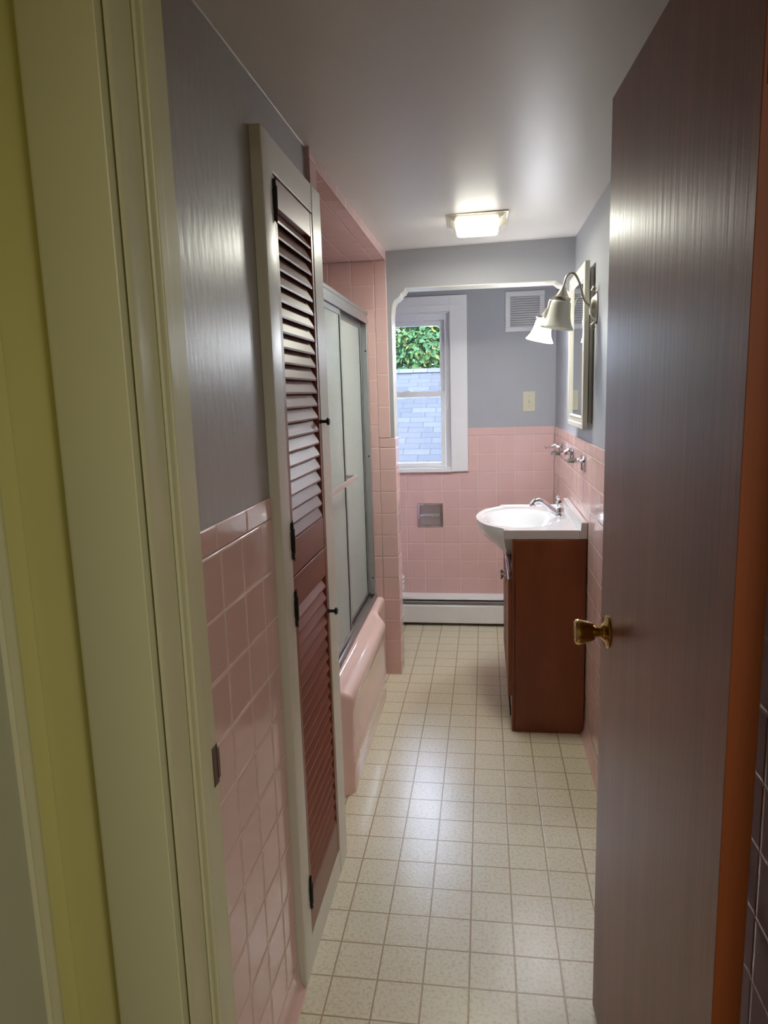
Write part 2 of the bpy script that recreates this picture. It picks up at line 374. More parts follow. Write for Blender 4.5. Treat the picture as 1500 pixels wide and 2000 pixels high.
# white painted reveal of the arch
mb = MB()
pth = [(PX, 1.19)]+ogL+[(.323, 1.914)]+[(.404-(x+.438), z) for x, z in ogL[::-1][1:]]
def off(p, d): # shift into opening
    out = []
    for i, (x, z) in enumerate(p):
        a = Vector(p[max(i-1, 0)]); b = Vector(p[min(i+1, len(p)-1)]); t = (b-a).normalized(); out.append((x+t.y*d, z-t.x*d))
    return out
ins = off(pth, .004)
mb.loft([[(x, YP-.002, z) for x, z in pth], [(x, YP-.002, z) for x, z in ins], [(x, YQ+.002, z) for x, z in ins], [(x, YQ+.002, z) for x, z in pth]], closed=False)
struct('trim_1', mb, white_trim, 'white painted scroll-cornered reveal of the arch', 'trim')
mb = MB()
mb.box(-1.22, -.513, YP-.007, YP-.0005, 0, 2.045, 0)
mb.box(-.5128, PX+.0075, YP-.007, YP-.0005, 0, Z0, 0)
mb.box(-.5128, PX+.0075, YP-.0075, YP-.0005, Z0+.0008, CAP, 2)
mb.box(-.5128, -.4555, YP-.0075, YP-.0005, CAP+.0008, cz(-.48, YP), 1)
mb.box(PX+.0005, PX+.0075, YP-.0005, YQ, 0, CAP, 0)
mb.box(-1.3, PX, YQ+.0005, YQ+.007, 0, CAP, 0)
struct('wall_partition_tile', mb, [tp, tbull, tcapB], 'pink tile facing on the end of the partition', 'wall', bevel=.003)
# right wall
mb = MB(); mb.box(XR+.006, .52, YD-.115, 4.36, 0, H)
struct('wall_right', mb, gray_matte, 'grey painted right wall above the pink tiles', 'wall')
mb = MB(); mb.box(XR, XR+.0055, YD+.03, YB, 0, Z0, 0); mb.box(XR-.001, XR+.0055, YD+.03, YB, Z0+.0008, CAP, 1)
struct('wall_right_tile', mb, [tr, tcapL], 'pink square tile wainscot on the right wall', 'wall', bevel=.003)
mb = MB(); mb.prism([(XR-.0005, 0), (XR-.0005, .072), (XR-.002, .045), (XR-.005, .02), (XR-.016, .002), (XR-.017, 0)], 1, YD+.03, YB-.02)
struct('baseboard_right', mb, tr, 'curved pink cove tiles at the foot of the right wall', 'baseboard', smooth=40)
# back wall with window opening
WX0, WX1, WZ0, WZ1 = -.845, -.2, .975, 1.89
mb = MB()
mb.box(WX1, .52, YB+.006, YB+.14, 0, H); mb.box(-1.3, WX0, YB+.006, YB+.14, 0, H)
mb.box(WX0, WX1, YB+.006, YB+.14, 0, WZ0); mb.box(WX0, WX1, YB+.006, YB+.14, WZ1, H)
struct('wall_back', mb, gray_matte, 'lavender-grey painted back wall around the window', 'wall')
mb = MB()
mb.box(-1.22, XR-.001, YB, YB+.0055, 0, .955, 0); mb.box(-.099, XR-.001, YB, YB+.0055, .955, Z0, 0); mb.box(-.099, XR-.001, YB-.001, YB+.0055, Z0+.0008, CAP, 1)
struct('wall_back_tile', mb, [tb, tcapB], 'pink square tile wainscot on the back wall', 'wall', bevel=.002)
mb = MB(); mb.box(-1.3, -1.22, YQ, 4.36, 0, H); struct('wall_nook_left', mb, gray_matte, 'grey wall at the left of the toilet nook', 'wall')

# entry wall (hall side) and hall shell
YH = YD-.115
mb = MB()
mb.box(-.7, JX-.015, YH, YD, 0, H)
mb.box(.366, 1.3, YH, YD, 0, H); mb.box(JX-.015, .366, YH, YD, 1.985, H)
struct('wall_entry', mb, yellow, 'olive yellow hall wall beside the bathroom doorway', 'wall')
mb = MB(); mb.box(-.7, -.503, -1.7, YH-.0005, 0, H); struct('wall_hall_left', mb, yellow, 'olive yellow hall wall at the far left', 'wall')
mb = MB(); mb.box(1.2, 1.3, -1.7, YH, 0, H); struct('wall_hall_right', mb, hallwall)
mb = MB(); mb.box(-.7, 1.3, -1.8, -1.7, 0, H); struct('wall_hall_back', mb, hallwall)

# door jamb + stop + casing (left side, head, right side)
mb = MB()
mb.box(JX-.0148, JX, YH-.002, YD+.002, 0, 1.98)
mb.box(.3455, .3655, YH-.002, YD+.002, 0, 1.98); mb.box(JX, .3455, YH-.002, YD+.002, 1.965, 1.98)
jamb = struct('trim_2', mb, cream, 'cream painted door jamb of the bathroom doorway', 'trim', bevel=.0015)
mb = MB(); mb.box(JX+.0002, JX+.009, .742, .762, 0, 1.965); mb.box(JX+.0002, JX+.005, .733, .742, 0, 1.965)
mb.box(JX, .3455, .742, .762, 1.955, 1.965)
build('door_stop', mb, cream, jamb, bevel=.0025, seg=3)
# strike plate
mb = MB(); mb.box(JX-.0005, JX+.0012, .796, .812, .928, .982); mb.box(JX+.0012, JX+.0022, .809, .815, .934, .976)
sp_ = build('strike_plate', mb, mat('worn_steel_plate', srgb(110, 95, 88), .35, .8), jamb, bevel=.0008, label='worn metal strike plate')
mb = MB()
# casing profile (x from inner edge outward, y towards hall)
prof = [(-.3492, YH), (-.3492, .691), (-.3498, .687), (-.3510, .6846), (-.3524, .6845), (-.3532, .6865), (-.3535, .6915), (-.3566, .6915), (-.3569, .6765), (-.3580, .6755), (-.434, .6755), (-.4385, .678), (-.4395, .683), (-.4395, YH)]
mb.prism(prof, 2, 0, 2.06)
mb.box(-.4395, .46, .676, YH, 1.99, 2.06)
mb.box(.376, .46, .676, YH, 0, 2.06)
struct('trim_3', mb, cream, 'wide cream moulded casing left of the bathroom doorway', 'trim', smooth=35)
mb = MB(); mb.box(-.455, -.3585, YD, YD+.014, 0, 2.04); struct('trim_4', mb, cream, 'casing on the bathroom side of the doorway', 'trim', bevel=.003)
# casing on the perpendicular hall wall
mb = MB()
prof = [(-.503, .652), (-.493, .652), (-.4895, .648), (-.4885, .640), (-.4905, .633), (-.4895, .628), (-.4945, .6255), (-.4945, .56), (-.503, .56)]
mb.prism(prof, 2, 0, 1.36)
struct('trim_5', mb, [cream], 'cream beaded casing edge at the far left of the hall', 'trim', smooth=35)
mb = MB(); mb.box(-.503, -.4935, .2, .6252, 0, 1.35); struct('trim_6', mb, hallgray, 'flat grey-green hall board at the far left', 'trim')

mb = MB(); mb.tube([(-.4615, YD+.02, cz(XL, YD+.02)-.001), (-.4615, 1.91, cz(XL, 1.91)-.001)], .0028, seg=8)
struct('trim_8', mb, white_trim, 'thin pale caulk bead between left wall and ceiling', 'trim', smooth=60)
# closet casing
CX = -.438
mb = MB()
mb.prism([(-.462, 1.450), (CX-.001, 1.452), (CX, 1.456), (CX, CY0), (-.462, CY0)], 2, 0, 1.962)
c1 = MB(); c1.box(-.462, CX, CY1, 1.968, 0, 1.962); c2 = MB(); c2.box(-.462, CX, CY0, CY1, CZ1, 1.962)
mb.box(-.462, CX, CY1, 1.968, 0, 1.962); mb.box(-.4615, CX-.0012, CY0, CY1, CZ1, 1.962); mb.box(-.4615, CX-.0012, CY0, CY1, 0, CZ0)
mb.box(-.50, -.4625, CY0-.001, CY0+.004, CZ0, CZ1); mb.box(-.50, -.4625, CY1-.004, CY1+.001, CZ0, CZ1)
struct('trim_7', mb, white_trim, 'white painted frame around the louvered closet doors', 'trim', bevel=.0015)

# ------------------------------------------------------------------ louvered closet doors
def hinge(parent, y, zc):
    m = MB()
    m.lathe([(0, -.030), (.004, -.028), (.0045, .028), (0, .030)], (CX+.004, y, zc), seg=10)
    for s in (-1, 1):
        m.lathe([(0, 0), (.0025, .001), (.0016, .008), (.003, .011), (0, .02)], (CX+.004, y, zc+s*.029), axis=(0, 0, s), seg=8)
        # leaves: pointed wrought plates either side
        for d in (-1, 1):
            m.prism([(y+d*.001, zc+s*.0), (y+d*.009, zc+s*.0), (y+d*.0095, zc+s*.018), (y+d*.005, zc+s*.024), (y+d*.0075, zc+s*.030), (y+d*.005, zc+s*.042), (y+d*.003, zc+s*.030), (y+d*.001, zc+s*.022)], 0, CX-.0012, CX+.003)
    return build('hinge', m, black, parent, smooth=40)
def louver_door(z0, z1, top, bot, label, knobz, hz, n):
    t = thing('louvered_door', label, 'closet door', (-.455, (CY0+CY1)/2, z0), 'louvered closet doors')
    x0, x1 = -.466, -.4395
    y0, y1 = CY0+.0025, CY1-.004
    SN, SF = .022, .017
    m = MB(); m.box(x0, x1, y0, y0+SN, z0, z1); build('stile', m, louver_wood, t, bevel=.0015)
    m = MB(); m.box(x0, x1, y1-SF, y1, z0, z1); build('stile', m, louver_wood, t, bevel=.0015)
    m = MB(); m.box(x0, x1-.0006, y0+SN, y1-SF-.0002, z1-top, z1-.0005); build('top_rail', m, louver_wood, t, bevel=.0015)
    m = MB(); m.box(x0, x1-.0006, y0+SN, y1-SF-.0002, z0+.0005, z0+bot); build('bottom_rail', m, louver_wood, t, bevel=.0015)
    m = MB(); a = z0+bot; b = z1-top; p = (b-a)/n
    for i in range(n):
        zc = a+p*i
        poly = [(x1-.0008, zc+.002), (x1+.0002, zc+.0065), (x0+.0105, zc+p+.007), (x0+.006, zc+p+.004)]
        poly = [(min(q[0], x1), min(q[1], b-.0005) if i == n-1 else q[1]) for q in poly]
        m.prism(poly, 1, y0+SN-.002, y1-SF-.009)
    build('louver_slats', m, louver_wood, t)
    k = MB(); yk = y1-.009
    k.lathe([(.0, 0), (.006, 0), (.0055, .004), (.0045, .007), (.0045, .018), (.010, .0205), (.0105, .024), (.008, .027), (0, .028)], (x1, yk, knobz), axis=(1, 0, 0), seg=16)
    build('knob', k, black, t, smooth=40)
    for z in hz: hinge(t, CY0+.001, z)
louver_door(1.014, 1.888, .060, .083, 'upper louvered red-brown closet door with black knob', 1.357, (1.835, 1.10), 22)
louver_door(.082, 1.011, .078, .098, 'lower louvered red-brown closet door reaching nearly to the floor', .828, (.94, .205), 22)

# ------------------------------------------------------------------ open bathroom door
fx0, fy0, fx1, fy1 = .2785, YD+.004, .2400, 1.470     # visible face line (hinge -> free edge)
dv = Vector((fx1-fx0, fy1-fy0)).normalized(); nv = Vector((dv.y, -dv.x))  # nv points to +x (away from viewer side)
def dpt(s, t): return (fx0+dv.x*s+nv.x*t, fy0+dv.y*s+nv.y*t)
L = (Vector((fx1, fy1))-Vector((fx0, fy0))).length
mb = MB()
mb.prism([dpt(0, 0), dpt(L, 0), dpt(L, .035), dpt(0, .035)], 2, .010, 1.957)
door = struct('door_1', mb, [door_wood, edge_wood], 'dark walnut slab door standing open against the right wall', 'door', bevel=.0012)
for p in door.data.polygons:
    if p.normal.y < -.9 or p.normal.y > .9 or abs(p.normal.z) > .9: p.material_index = 1
# knob with rosette, both sides
ks, kz = L-.062, .937
for side in (0, 1):
    o = dpt(ks, 0 if side == 0 else .035); ax = (-nv.x, -nv.y, 0) if side == 0 else (nv.x, nv.y, 0)
    m = MB(); m.lathe([(0, -.001), (.033, 0), (.0335, .0025), (.031, .0045), (.022, .006), (.016, .011), (.0125, .015), (0, .015)], (o[0], o[1], kz), axis=ax, seg=40)
    rz = build('rosette', m, brass, door, smooth=50, label='round brass rosette')
    m = MB(); m.lathe([(0, .012), (.010, .012), (.0095, .020), (.0105, .024), (.017, .028), (.0205, .036), (.0245, .052), (.0262, .060), (.0245, .064), (.021, .0655), (.0195, .0640), (0, .0645)][:12 if side == 0 else 12], (o[0], o[1], kz), axis=ax, seg=40)
    if side == 1:
        m.xform(Matrix.Translation(Vector((o[0], o[1], kz))) @ Matrix.Scale(.85, 4) @ Matrix.Translation(-Vector((o[0], o[1], kz))))
    build('door_knob', m, brass, rz, smooth=50, label='brass tulip-shaped door knob')
for zc in (1.765, .23):
    m = MB(); a = dpt(-.0015, .0042); b = dpt(-.0015, .034); c = dpt(.0005, .034); d = dpt(.0005, .0042)
    m.prism([a, b, c, d], 2, zc-.045, zc+.045)
    h = build('hinge', m, oldbrass, door, bevel=.0006, label='brass hinge leaf on the door edge')
    m = MB()
    for dz in (-.03, 0, .03):
        q = dpt(-.0015, .015 if dz else .024); m.lathe([(0, .0012), (.003, .001), (.0034, 0), (0, 0)], (q[0], q[1], zc+dz), axis=(-dv.x, -dv.y, 0), seg=12)
    build('screw', m, mat('screw_dark', srgb(60, 52, 30), .4, .8), h)

# ------------------------------------------------------------------ bathtub
def lerp(a, b, t): return a+(b-a)*t
def sst(t): t = max(0, min(1, t)); return t*t*(3-2*t)
flat = [(-.508, 0), (-.508, .09), (-.508, .10), (-.508, .115), (-.508, .125), (-.508, .14), (-.508, .15), (-.508, .30), (-.508, .33), (-.508, .35), (-.508, .365), (-.508, .38), (-.509, .395), (-.513, .405), (-.521, .411), (-.530, .413), (-.545, .413), (-.636, .413)]
bulg = [(-.471, 0), (-.4715, .09), (-.4685, .10), (-.4685, .115), (-.472, .125), (-.4685, .14), (-.472, .15), (-.473, .30), (-.469, .325), (-.465, .342), (-.466, .358), (-.472, .371), (-.483, .379), (-.498, .384), (-.510, .390), (-.522, .405), (-.545, .413), (-.636, .413)]
rings = []
for y in [1.987, 2.2, 2.262]+[2.262+.05*i/8 for i in range(1, 9)]+[2.4, 2.6, 2.8, 3.0, 3.1]+[3.12+.07*i/8 for i in range(9)]+[3.25, 3.401]:
    w = sst((y-2.262)/.05)*sst((3.19-y)/.07)
    rings.append([(lerp(f[0], b[0], w), y, lerp(f[1], b[1], w)) for f, b in zip(flat, bulg)])
t = thing('bathtub', 'glossy pink enamel bathtub behind the sliding glass doors', 'bathtub', (-.8, 2.7, 0))
mb = MB(); mb.loft(rings, closed=False); build('apron', mb, pinkenamel, t, smooth=60)
mb = MB()
def rr(x0, x1, y0, y1, r, z, n=6):
    out = []
    for cx, cy_, a0 in ((x1-r, y1-r, 0), (x0+r, y1-r, 90), (x0+r, y0+r, 180), (x1-r, y0+r, 270)):
        for i in range(n+1):
            a = math.radians(a0+90*i/n); out.append((cx+r*math.cos(a), cy_+r*math.sin(a), z))
    return out
mb.loft([rr(-1.215, -.637, 1.99, 3.40, .01, .413), rr(-1.17, -.636, 2.06, 3.34, .09, .413), rr(-1.16, -.646, 2.075, 3.325, .09, .40), rr(-1.13, -.69, 2.15, 3.25, .11, .10), rr(-1.08, -.73, 2.25, 3.15, .1, .06)], cap1=True)
build('basin', mb, pinkenamel, t, smooth=60)

# ------------------------------------------------------------------ shower door frame + sliding panels
t = thing('shower_door_frame', 'aluminium frame and tracks of the tub shower enclosure', 'shower frame', (-0.5770, 2.7, .415))
mb = MB(); mb.prism([(-0.6070, 1.757), (-0.6070, 1.815), (-0.5520, 1.815), (-0.5490, 1.810), (-0.5490, 1.799), (-0.5530, 1.797), (-0.5530, 1.782), (-0.5490, 1.779), (-0.5490, 1.759), (-0.5520, 1.757), (-0.5540, 1.777), (-0.5780, 1.777), (-0.5800, 1.757), (-0.5820, 1.777), (-0.6020, 1.777)], 1, 1.987, 3.4015)
build('top_track', mb, alu, t, smooth=30)
mb = MB(); mb.prism([(-0.6070, .414), (-0.6070, .432), (-0.6020, .436), (-0.5980, .422), (-0.5820, .422), (-0.5780, .434), (-0.5740, .422), (-0.5590, .422), (-0.5550, .432), (-0.5480, .430), (-0.5420, .414)], 1, 1.987, 3.4015)
build('bottom_track', mb, alu, t, smooth=30)
mb = MB(); mb.box(-0.6070, -0.5520, 3.372, 3.4015, .436, 1.756); j = build('side_jamb', mb, alu, t, bevel=.0015)
mb = MB()
for z in (1.63, 1.13, .52): mb.lathe([(0, .001), (.004, .0008), (.004, 0), (0, 0)], (-0.5600, 3.3715, z), axis=(0, -1, 0), seg=12)
build('screw_hole', mb, blackrub, j)
mb = MB(); mb.box(-0.6070, -0.5520, 1.987, 2.014, .436, 1.756); build('side_jamb', mb, alu, t, bevel=.0015)
def slide(name, label, x, y0, y1, bar):
    t = thing(name, label, 'shower door', (x, (y0+y1)/2, .436), 'sliding rain-glass shower doors')
    z0, z1 = .438, 1.762
    m = MB(); m.box(x-.002, x+.002, y0+.008, y1-.008, z0+.01, z1-.01); build('glass_pane', m, rain, t)
    fw = .016
    m = MB(); m.box(x-.007, x+.007, y0, y0+fw, z0, z1); m.box(x-.007, x+.007, y1-fw, y1, z0, z1)
    m.box(x-.0065, x+.0065, y0+fw, y1-fw, z1-.026, z1); m.box(x-.0065, x+.0065, y0+fw, y1-fw, z0, z0+.018); build('frame', m, alu, t, bevel=.001)
    m = MB()
    for yy in (y0+fw, y1-fw): m.box(x+.0021, x+.0045, yy-.0025, yy+.0025, z0+.018, z1-.026)
    build('gasket', m, blackrub, t)
    if bar:
        m = MB(); zz = 1.100; xo = x+.052
        m.tube([(x+.007, y1-.006, zz), (xo-.004, y1-.006, zz), (xo, y1-.010, zz), (xo, y0+.02, zz), (xo-.004, y0+.012, zz), (x+.007, y0+.012, zz)], [.004, .004, .0045, .0045, .004, .004], seg=8)
        m.box(xo-.004, xo+.004, y0+.02, y1-.012, zz-.009, zz+.009)
        m.box(x+.007, xo, y1-.010, y1-.004, zz-.006, zz+.006)
        build('towel_bar', m, mat('white_towel_bar', srgb(205, 190, 188), .2, .3), t, bevel=.001)
slide('sliding_shower_door', 'near rain-glass sliding shower door carrying the towel bar', -0.5640, 2.02, 2.785, True)
slide('sliding_shower_door', 'far rain-glass sliding shower door beside the pink tiled pillar', -0.5880, 2.740, 3.370, False)

# ------------------------------------------------------------------ window
mb = MB()
y0, y1 = YB-.016, YB+.0055
mb.box(WX1, -.1, y0, y1, .955, 1.98); mb.box(WX0-.1, WX0, y0, y1, .955, 1.98)
mb.box(WX0, WX1, y0, y1, WZ1, 1.98); mb.box(WX0, WX1, y0-.008, y1, .953, WZ0)
mb.box(WX0-.04, -.139, y0-.006, y0-.0002, 1.922, 1.930)
win = struct('window_1', mb, win_white, 'white double-hung window over the tiled back wall', 'window', bevel=.002)
mb = MB()
d = .07
mb.box(WX1-.003, WX1, y1, YB+.139, WZ0, WZ1); mb.box(WX0, WX0+.003, y1, YB+.139, WZ0, WZ1)
mb.box(WX0, WX1, y1, YB+.139, WZ1-.004, WZ1); mb.box(WX0, WX1, y1, YB+.139, WZ0-.001, WZ0+.004)
mb.box(WX1-.034, WX1-.003, YB+.028, YB+.12, WZ0+.004, WZ1-.004); mb.box(WX0+.003, WX0+.034, YB+.028, YB+.12, WZ0+.004, WZ1-.004)
mb.box(WX0+.034, WX1-.034, YB+.028, YB+.12, WZ1-.042, WZ1-.004)
build('frame', mb, win_white, win, bevel=.002)
def sash(x0, x1, z0, z1, y, w, wb, wt, nm):
    m = MB(); m.box(x0, x0+w, y, y+.026, z0, z1); m.box(x1-w, x1, y, y+.026, z0, z1); m.box(x0+w, x1-w, y, y+.026, z0, z0+wb); m.box(x0+w, x1-w, y, y+.026, z1-wt, z1)
    s = build(nm, m, win_white, win, bevel=.002)
    m = MB(); m.box(x0+w, x1-w, y+.010, y+.014, z0+wb, z1-wt); build('glass_pane', m, pane_m, s)
    return s
ls = sash(WX0+.036, WX1-.036, WZ0+.005, 1.437, YB+.03, .024, .026, .034, 'lower_sash')
us = sash(WX0+.036, WX1-.036, 1.400, WZ1-.043, YB+.062, .028, .03, .026, 'upper_sash')
mb = MB(); mb.prism([(-.485, 1.437), (-.475, 1.444), (-.445, 1.444), (-.435, 1.437)], 1, YB+.034, YB+.056); build('sash_lock', mb, win_white, ls, bevel=.001)

# ------------------------------------------------------------------ ceiling light
t = thing('ceiling_light', 'square flush ceiling light with a glowing white glass', 'ceiling light', (-.025, 2.895, 2.085))
zc_ = cz(-.02, 2.9)
mb = MB()
def sq(x0, x1, y0, y1, z): return [(x0, y0, z), (x1, y0, z), (x1, y1, z), (x0, y1, z)]
mb.loft([sq(-.143, .093, 2.79, 3.0, zc_+.004), sq(-.143, .093, 2.79, 3.0, zc_-.004), sq(-.136, .086, 2.797, 2.993, zc_-.007), sq(-.112, .062, 2.82, 2.972, zc_-.020)], cap0=True, cap1=True)
o = build('base_plate', mb, mat('beige_fixture_metal', srgb(200, 192, 168), .3, .3), t, bevel=.0015)
mb = MB(); cx, cy_ = -.025, 2.896
mb.loft([rr(cx-.082*s, cx+.082*s, cy_-.071*s, cy_+.071*s, .012, z, 4) for s, z in ((.98, zc_-.016), (1, zc_-.024), (1, zc_-.040), (.96, zc_-.050), (.88, zc_-.054))], cap1=True, cap0=True)
o = build('diffuser', mb, [diff_side, diff_lit], t, smooth=50)
for p in o.data.polygons:
    if p.normal.z < -.8: p.material_index = 1

# ------------------------------------------------------------------ wall sconces
def sconce(y, lit, label, tilt):
    t = thing('wall_sconce', label, 'wall lamp', (XR, y, 1.72), 'bell-shaded sconces beside the mirror')
    x0 = XR+.0055
    m = MB(); m.lathe([(0, 0), (.030, 0), (.031, .004), (.024, .009), (.020, .018), (.012, .026), (0, .028)], (x0, y, 1.715), axis=(-1, 0, 0), seg=32, sx=1.9, sy=1)
    for s in (-1, 1):
        m.tube([(x0-.006, y, 1.715+s*.05), (x0-.02, y, 1.715+s*.062), (x0-.015, y, 1.715+s*.075), (x0-.004, y, 1.715+s*.068)], [.005, .004, .004, .003], seg=8)
    build('backplate', m, satin if not lit else chrome, t, smooth=50)
    fx, fz = XR-.100, 1.797          # top of fitter
    P0 = Vector((x0-.024, y, 1.722)); pts = []
    ctrl = [P0, Vector((XR-.040, y, 1.745)), Vector((XR-.056, y, 1.800)), Vector((XR-.076, y, 1.838)), Vector((XR-.101, y, 1.834)), Vector((XR-.113, y, 1.80)), Vector((XR-.116, y, 1.782))]
    # catmull
    for i in range(len(ctrl)-1):
        p0 = ctrl[max(i-1, 0)]; p1 = ctrl[i]; p2 = ctrl[i+1]; p3 = ctrl[min(i+2, len(ctrl)-1)]
        for k in range(6):
            u = k/6; pts.append(.5*((2*p1)+(-p0+p2)*u+(2*p0-5*p1+4*p2-p3)*u*u+(-p0+3*p1-3*p2+p3)*u**3))
    pts.append(ctrl[-1])
    m = MB(); m.tube(pts, .0045, seg=12); build('arm', m, satin, t, smooth=50)
    ax = Vector((-math.sin(tilt), 0, -math.cos(tilt))); o = Vector((XR-.114, y, 1.795))
    m = MB(); m.lathe([(0, 0), (.008, .001), (.010, .006), (.017, .022), (.026, .036), (.0325, .040), (.0325, .050), (.029, .052), (0, .050)], o, axis=ax, seg=36)
    for a in (0, 120, 240):
        q = Vector((0, 0, 1)).rotation_difference(ax).to_matrix() @ Vector((math.cos(math.radians(a+15)), math.sin(math.radians(a+15)), 0))
        b = o+ax*.046+q*.032; m.lathe([(0, 0), (.0025, 0), (.0025, .006), (.004, .007), (.004, .009), (0, .010)], b, axis=q, seg=10)
    build('fitter', m, satin, t, smooth=50)
    m = MB(); prof = [(.027, .050), (.031, .054), (.0335, .062), (.0355, .085), (.0385, .105), (.0445, .125), (.054, .143), (.0575, .149), (.0560, .150), (.0520, .143), (.0425, .125), (.0365, .105), (.0335, .085), (.0315, .064), (.025, .052)]
    m.lathe([(r*1.1, z) for r, z in prof], o, axis=ax, seg=48); build('shade', m, shade_lit if lit else alab, t, smooth=50)
    m = MB(); m.lathe([(0, .052), (.012, .053), (.013, .075), (.022, .095), (.024, .108), (.018, .122), (0, .128)], o, axis=ax, seg=20); build('bulb', m, bulb_lit if lit else bulb_m, t, smooth=50)
sconce(2.745, False, 'unlit alabaster bell-shaded sconce, nearest to the open door', .16)
sconce(3.43, True, 'lit bell-shaded sconce glowing beyond the mirror', .24)

# ------------------------------------------------------------------ mirror cabinet
t = thing('mirror_cabinet', 'tall white-framed mirror cabinet hung between the sconces', 'mirror', (XR, 3.04, 1.27))
my0, my1, mz0, mz1 = 2.800, 3.285, 1.268, 1.892
mb = MB(); mb.box(.396, XR+.0052, my0+.02, my1-.01, mz0+.02, mz1-.02); build('cabinet_box', mb, white_trim, t, bevel=.002)
mb = MB(); x0, x1 = .371, .390; w = .05
def bev_frame(m, a, b, c, d, w):
    # four mitred pieces sloping toward the mirror
    ring = lambda i, x: [(x, a+i, c+i), (x, b-i, c+i), (x, b-i, d-i), (x, a+i, d-i)]
    m.loft([ring(0, x1), ring(0, x0+.002), ring(.002, x0), ring(.018, x0), ring(.022, x0+.004), ring(w-.012, x0+.004), ring(w-.008, x0+.001), ring(w, x0+.009), ring(w, x1)], cap0=False)
bev_frame(mb, my0, my1, mz0, mz1, w); mb.face([(x1, my0, mz0), (x1, my1, mz0), (x1, my1, mz1), (x1, my0, mz1)])
build('frame', mb, white_trim, t, smooth=30)
mb = MB(); mb.box(x0+.009, x0+.012, my0+w-.002, my1-w+.002, mz0+w-.002, mz1-w+.002); build('mirror_glass', mb, mirror_m, t)

# ------------------------------------------------------------------ vent grille and switch
t = thing('vent_grille', 'white louvered fan grille high on the back wall', 'vent', (.231, YB, 1.872))
mb = MB(); y = YB+.0055
for a in ((.121, .343, 1.955, 1.985), (.121, .343, 1.760, 1.785), (.121, .149, 1.785, 1.955), (.315, .343, 1.785, 1.955)): mb.box(a[0], a[1], y-.012, y, a[2], a[3])
build('frame', mb, grille_w, t, bevel=.002)
mb = MB()
for i in range(13):
    z = 1.787+i*.0131; mb.prism([(y-.0115, z-.001), (y-.009, z-.002), (y-.002, z+.0078), (y-.004, z+.0088)], 0, .149, .315)
build('slats', mb, grille_w, t)
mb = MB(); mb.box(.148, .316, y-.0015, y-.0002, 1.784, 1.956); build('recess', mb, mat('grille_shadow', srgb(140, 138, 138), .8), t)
t = thing('light_switch', 'ivory single toggle switch plate on the back wall', 'light switch', (.258, YB, 1.36))
mb = MB(); mb.box(.2225, .2935, y-.006, y-.0002, 1.302, 1.418); pl = build('plate', mb, ivory, t, bevel=.002)
mb = MB(); mb.box(.2535, .2625, y-.0065, y-.0055, 1.348, 1.372); mb.prism([(y-.006, 1.352), (y-.006, 1.366), (y-.017, 1.352), (y-.016, 1.346)], 0, .2548, .2612); build('toggle', mb, mat('ivory_toggle', srgb(196, 190, 164), .35), t, bevel=.0008)
for z in (1.390, 1.330):
    mb = MB(); mb.lathe([(0, .0012), (.003, .001), (.0034, 0), (0, 0)], (.258, y-.006, z), axis=(0, -1, 0), seg=12)
    build('screw', mb, satin, t)

# ------------------------------------------------------------------ recessed paper holder
t = thing('toilet_paper_holder', 'recessed chrome toilet paper holder in the tiled back wall', 'paper holder', (-.334, YB, .686))
hx0, hx1, hz0, hz1 = -.413, -.2555, .611, .761; y = YB
mb = MB()
ring = lambda i, yy: [(hx0+i, yy, hz0+i), (hx1-i, yy, hz0+i), (hx1-i, yy, hz1-i), (hx0+i, yy, hz1-i)]
mb.loft([ring(0, y-.0002), ring(.001, y-.004), ring(.004, y-.006), ring(.014, y-.006), ring(.017, y-.003)]); build('rim', mb, chrome, t, smooth=30)
mb = MB(); n = 10
prof = [(y-.0035, hz0+.017)]+[(y-.004+.0035*math.sin(PI*i/n)+.0, lerp(hz0+.017, hz1-.017, i/n)) for i in range(n+1)]
mb.loft([[(hx0+.017, a, b) for a, b in prof], [(hx1-.017, a, b) for a, b in prof]], closed=False); build('cavity', mb, holder_cav, t, smooth=60)
mb = MB(); zz = .686
mb.lathe([(0, 0), (.010, 0), (.010, .030), (.011, .031), (.011, .058), (.0135, .059), (.0135, .089), (.011, .09), (.010, .125), (0, .125)], (hx0+.016, y-.017, zz), axis=(1, 0, 0), seg=24)
build('roller', mb, chrome, t, smooth=40)
for xx in (hx0+.006, hx1-.016):
    mb = MB(); mb.box(xx, xx+.010, y-.026, y-.004, zz-.008, zz+.008); build('roller_bracket', mb, chrome, t, bevel=.003)

# ------------------------------------------------------------------ baseboard heater
t = thing('baseboard_heater', 'white metal baseboard heater along the back wall', 'heater', (-.35, 4.205, 0))
bx0, bx1 = -1.21, XR-.02
mb = MB(); mb.prism([(YB-.001, .028), (YB-.001, .193), (YB-.060, .182), (YB-.066, .170), (YB-.0645, .170), (YB-.058, .179), (YB-.004, .189), (YB-.004, .028)], 0, bx0, bx1); build('back_and_top', mb, heater_w, t, smooth=30)
mb = MB(); mb.prism([(YB-.070, .022), (YB-.070, .126), (YB-.067, .131), (YB-.050, .134), (YB-.052, .132), (YB-.0665, .126), (YB-.0665, .024), (YB-.055, .020)], 0, bx0, bx1); build('front_panel', mb, heater_w, t, smooth=30)
mb = MB(); mb.prism([(YB-.062, .153), (YB-.062, .158), (YB-.064, .158), (YB-.066, .153), (YB-.050, .134), (YB-.048, .135)], 0, bx0, bx1); build('damper', mb, heater_g, t)
mb = MB(); mb.box(bx0, bx1, YB-.045, YB-.008, .05, .12); build('fin_element', mb, dark, t)

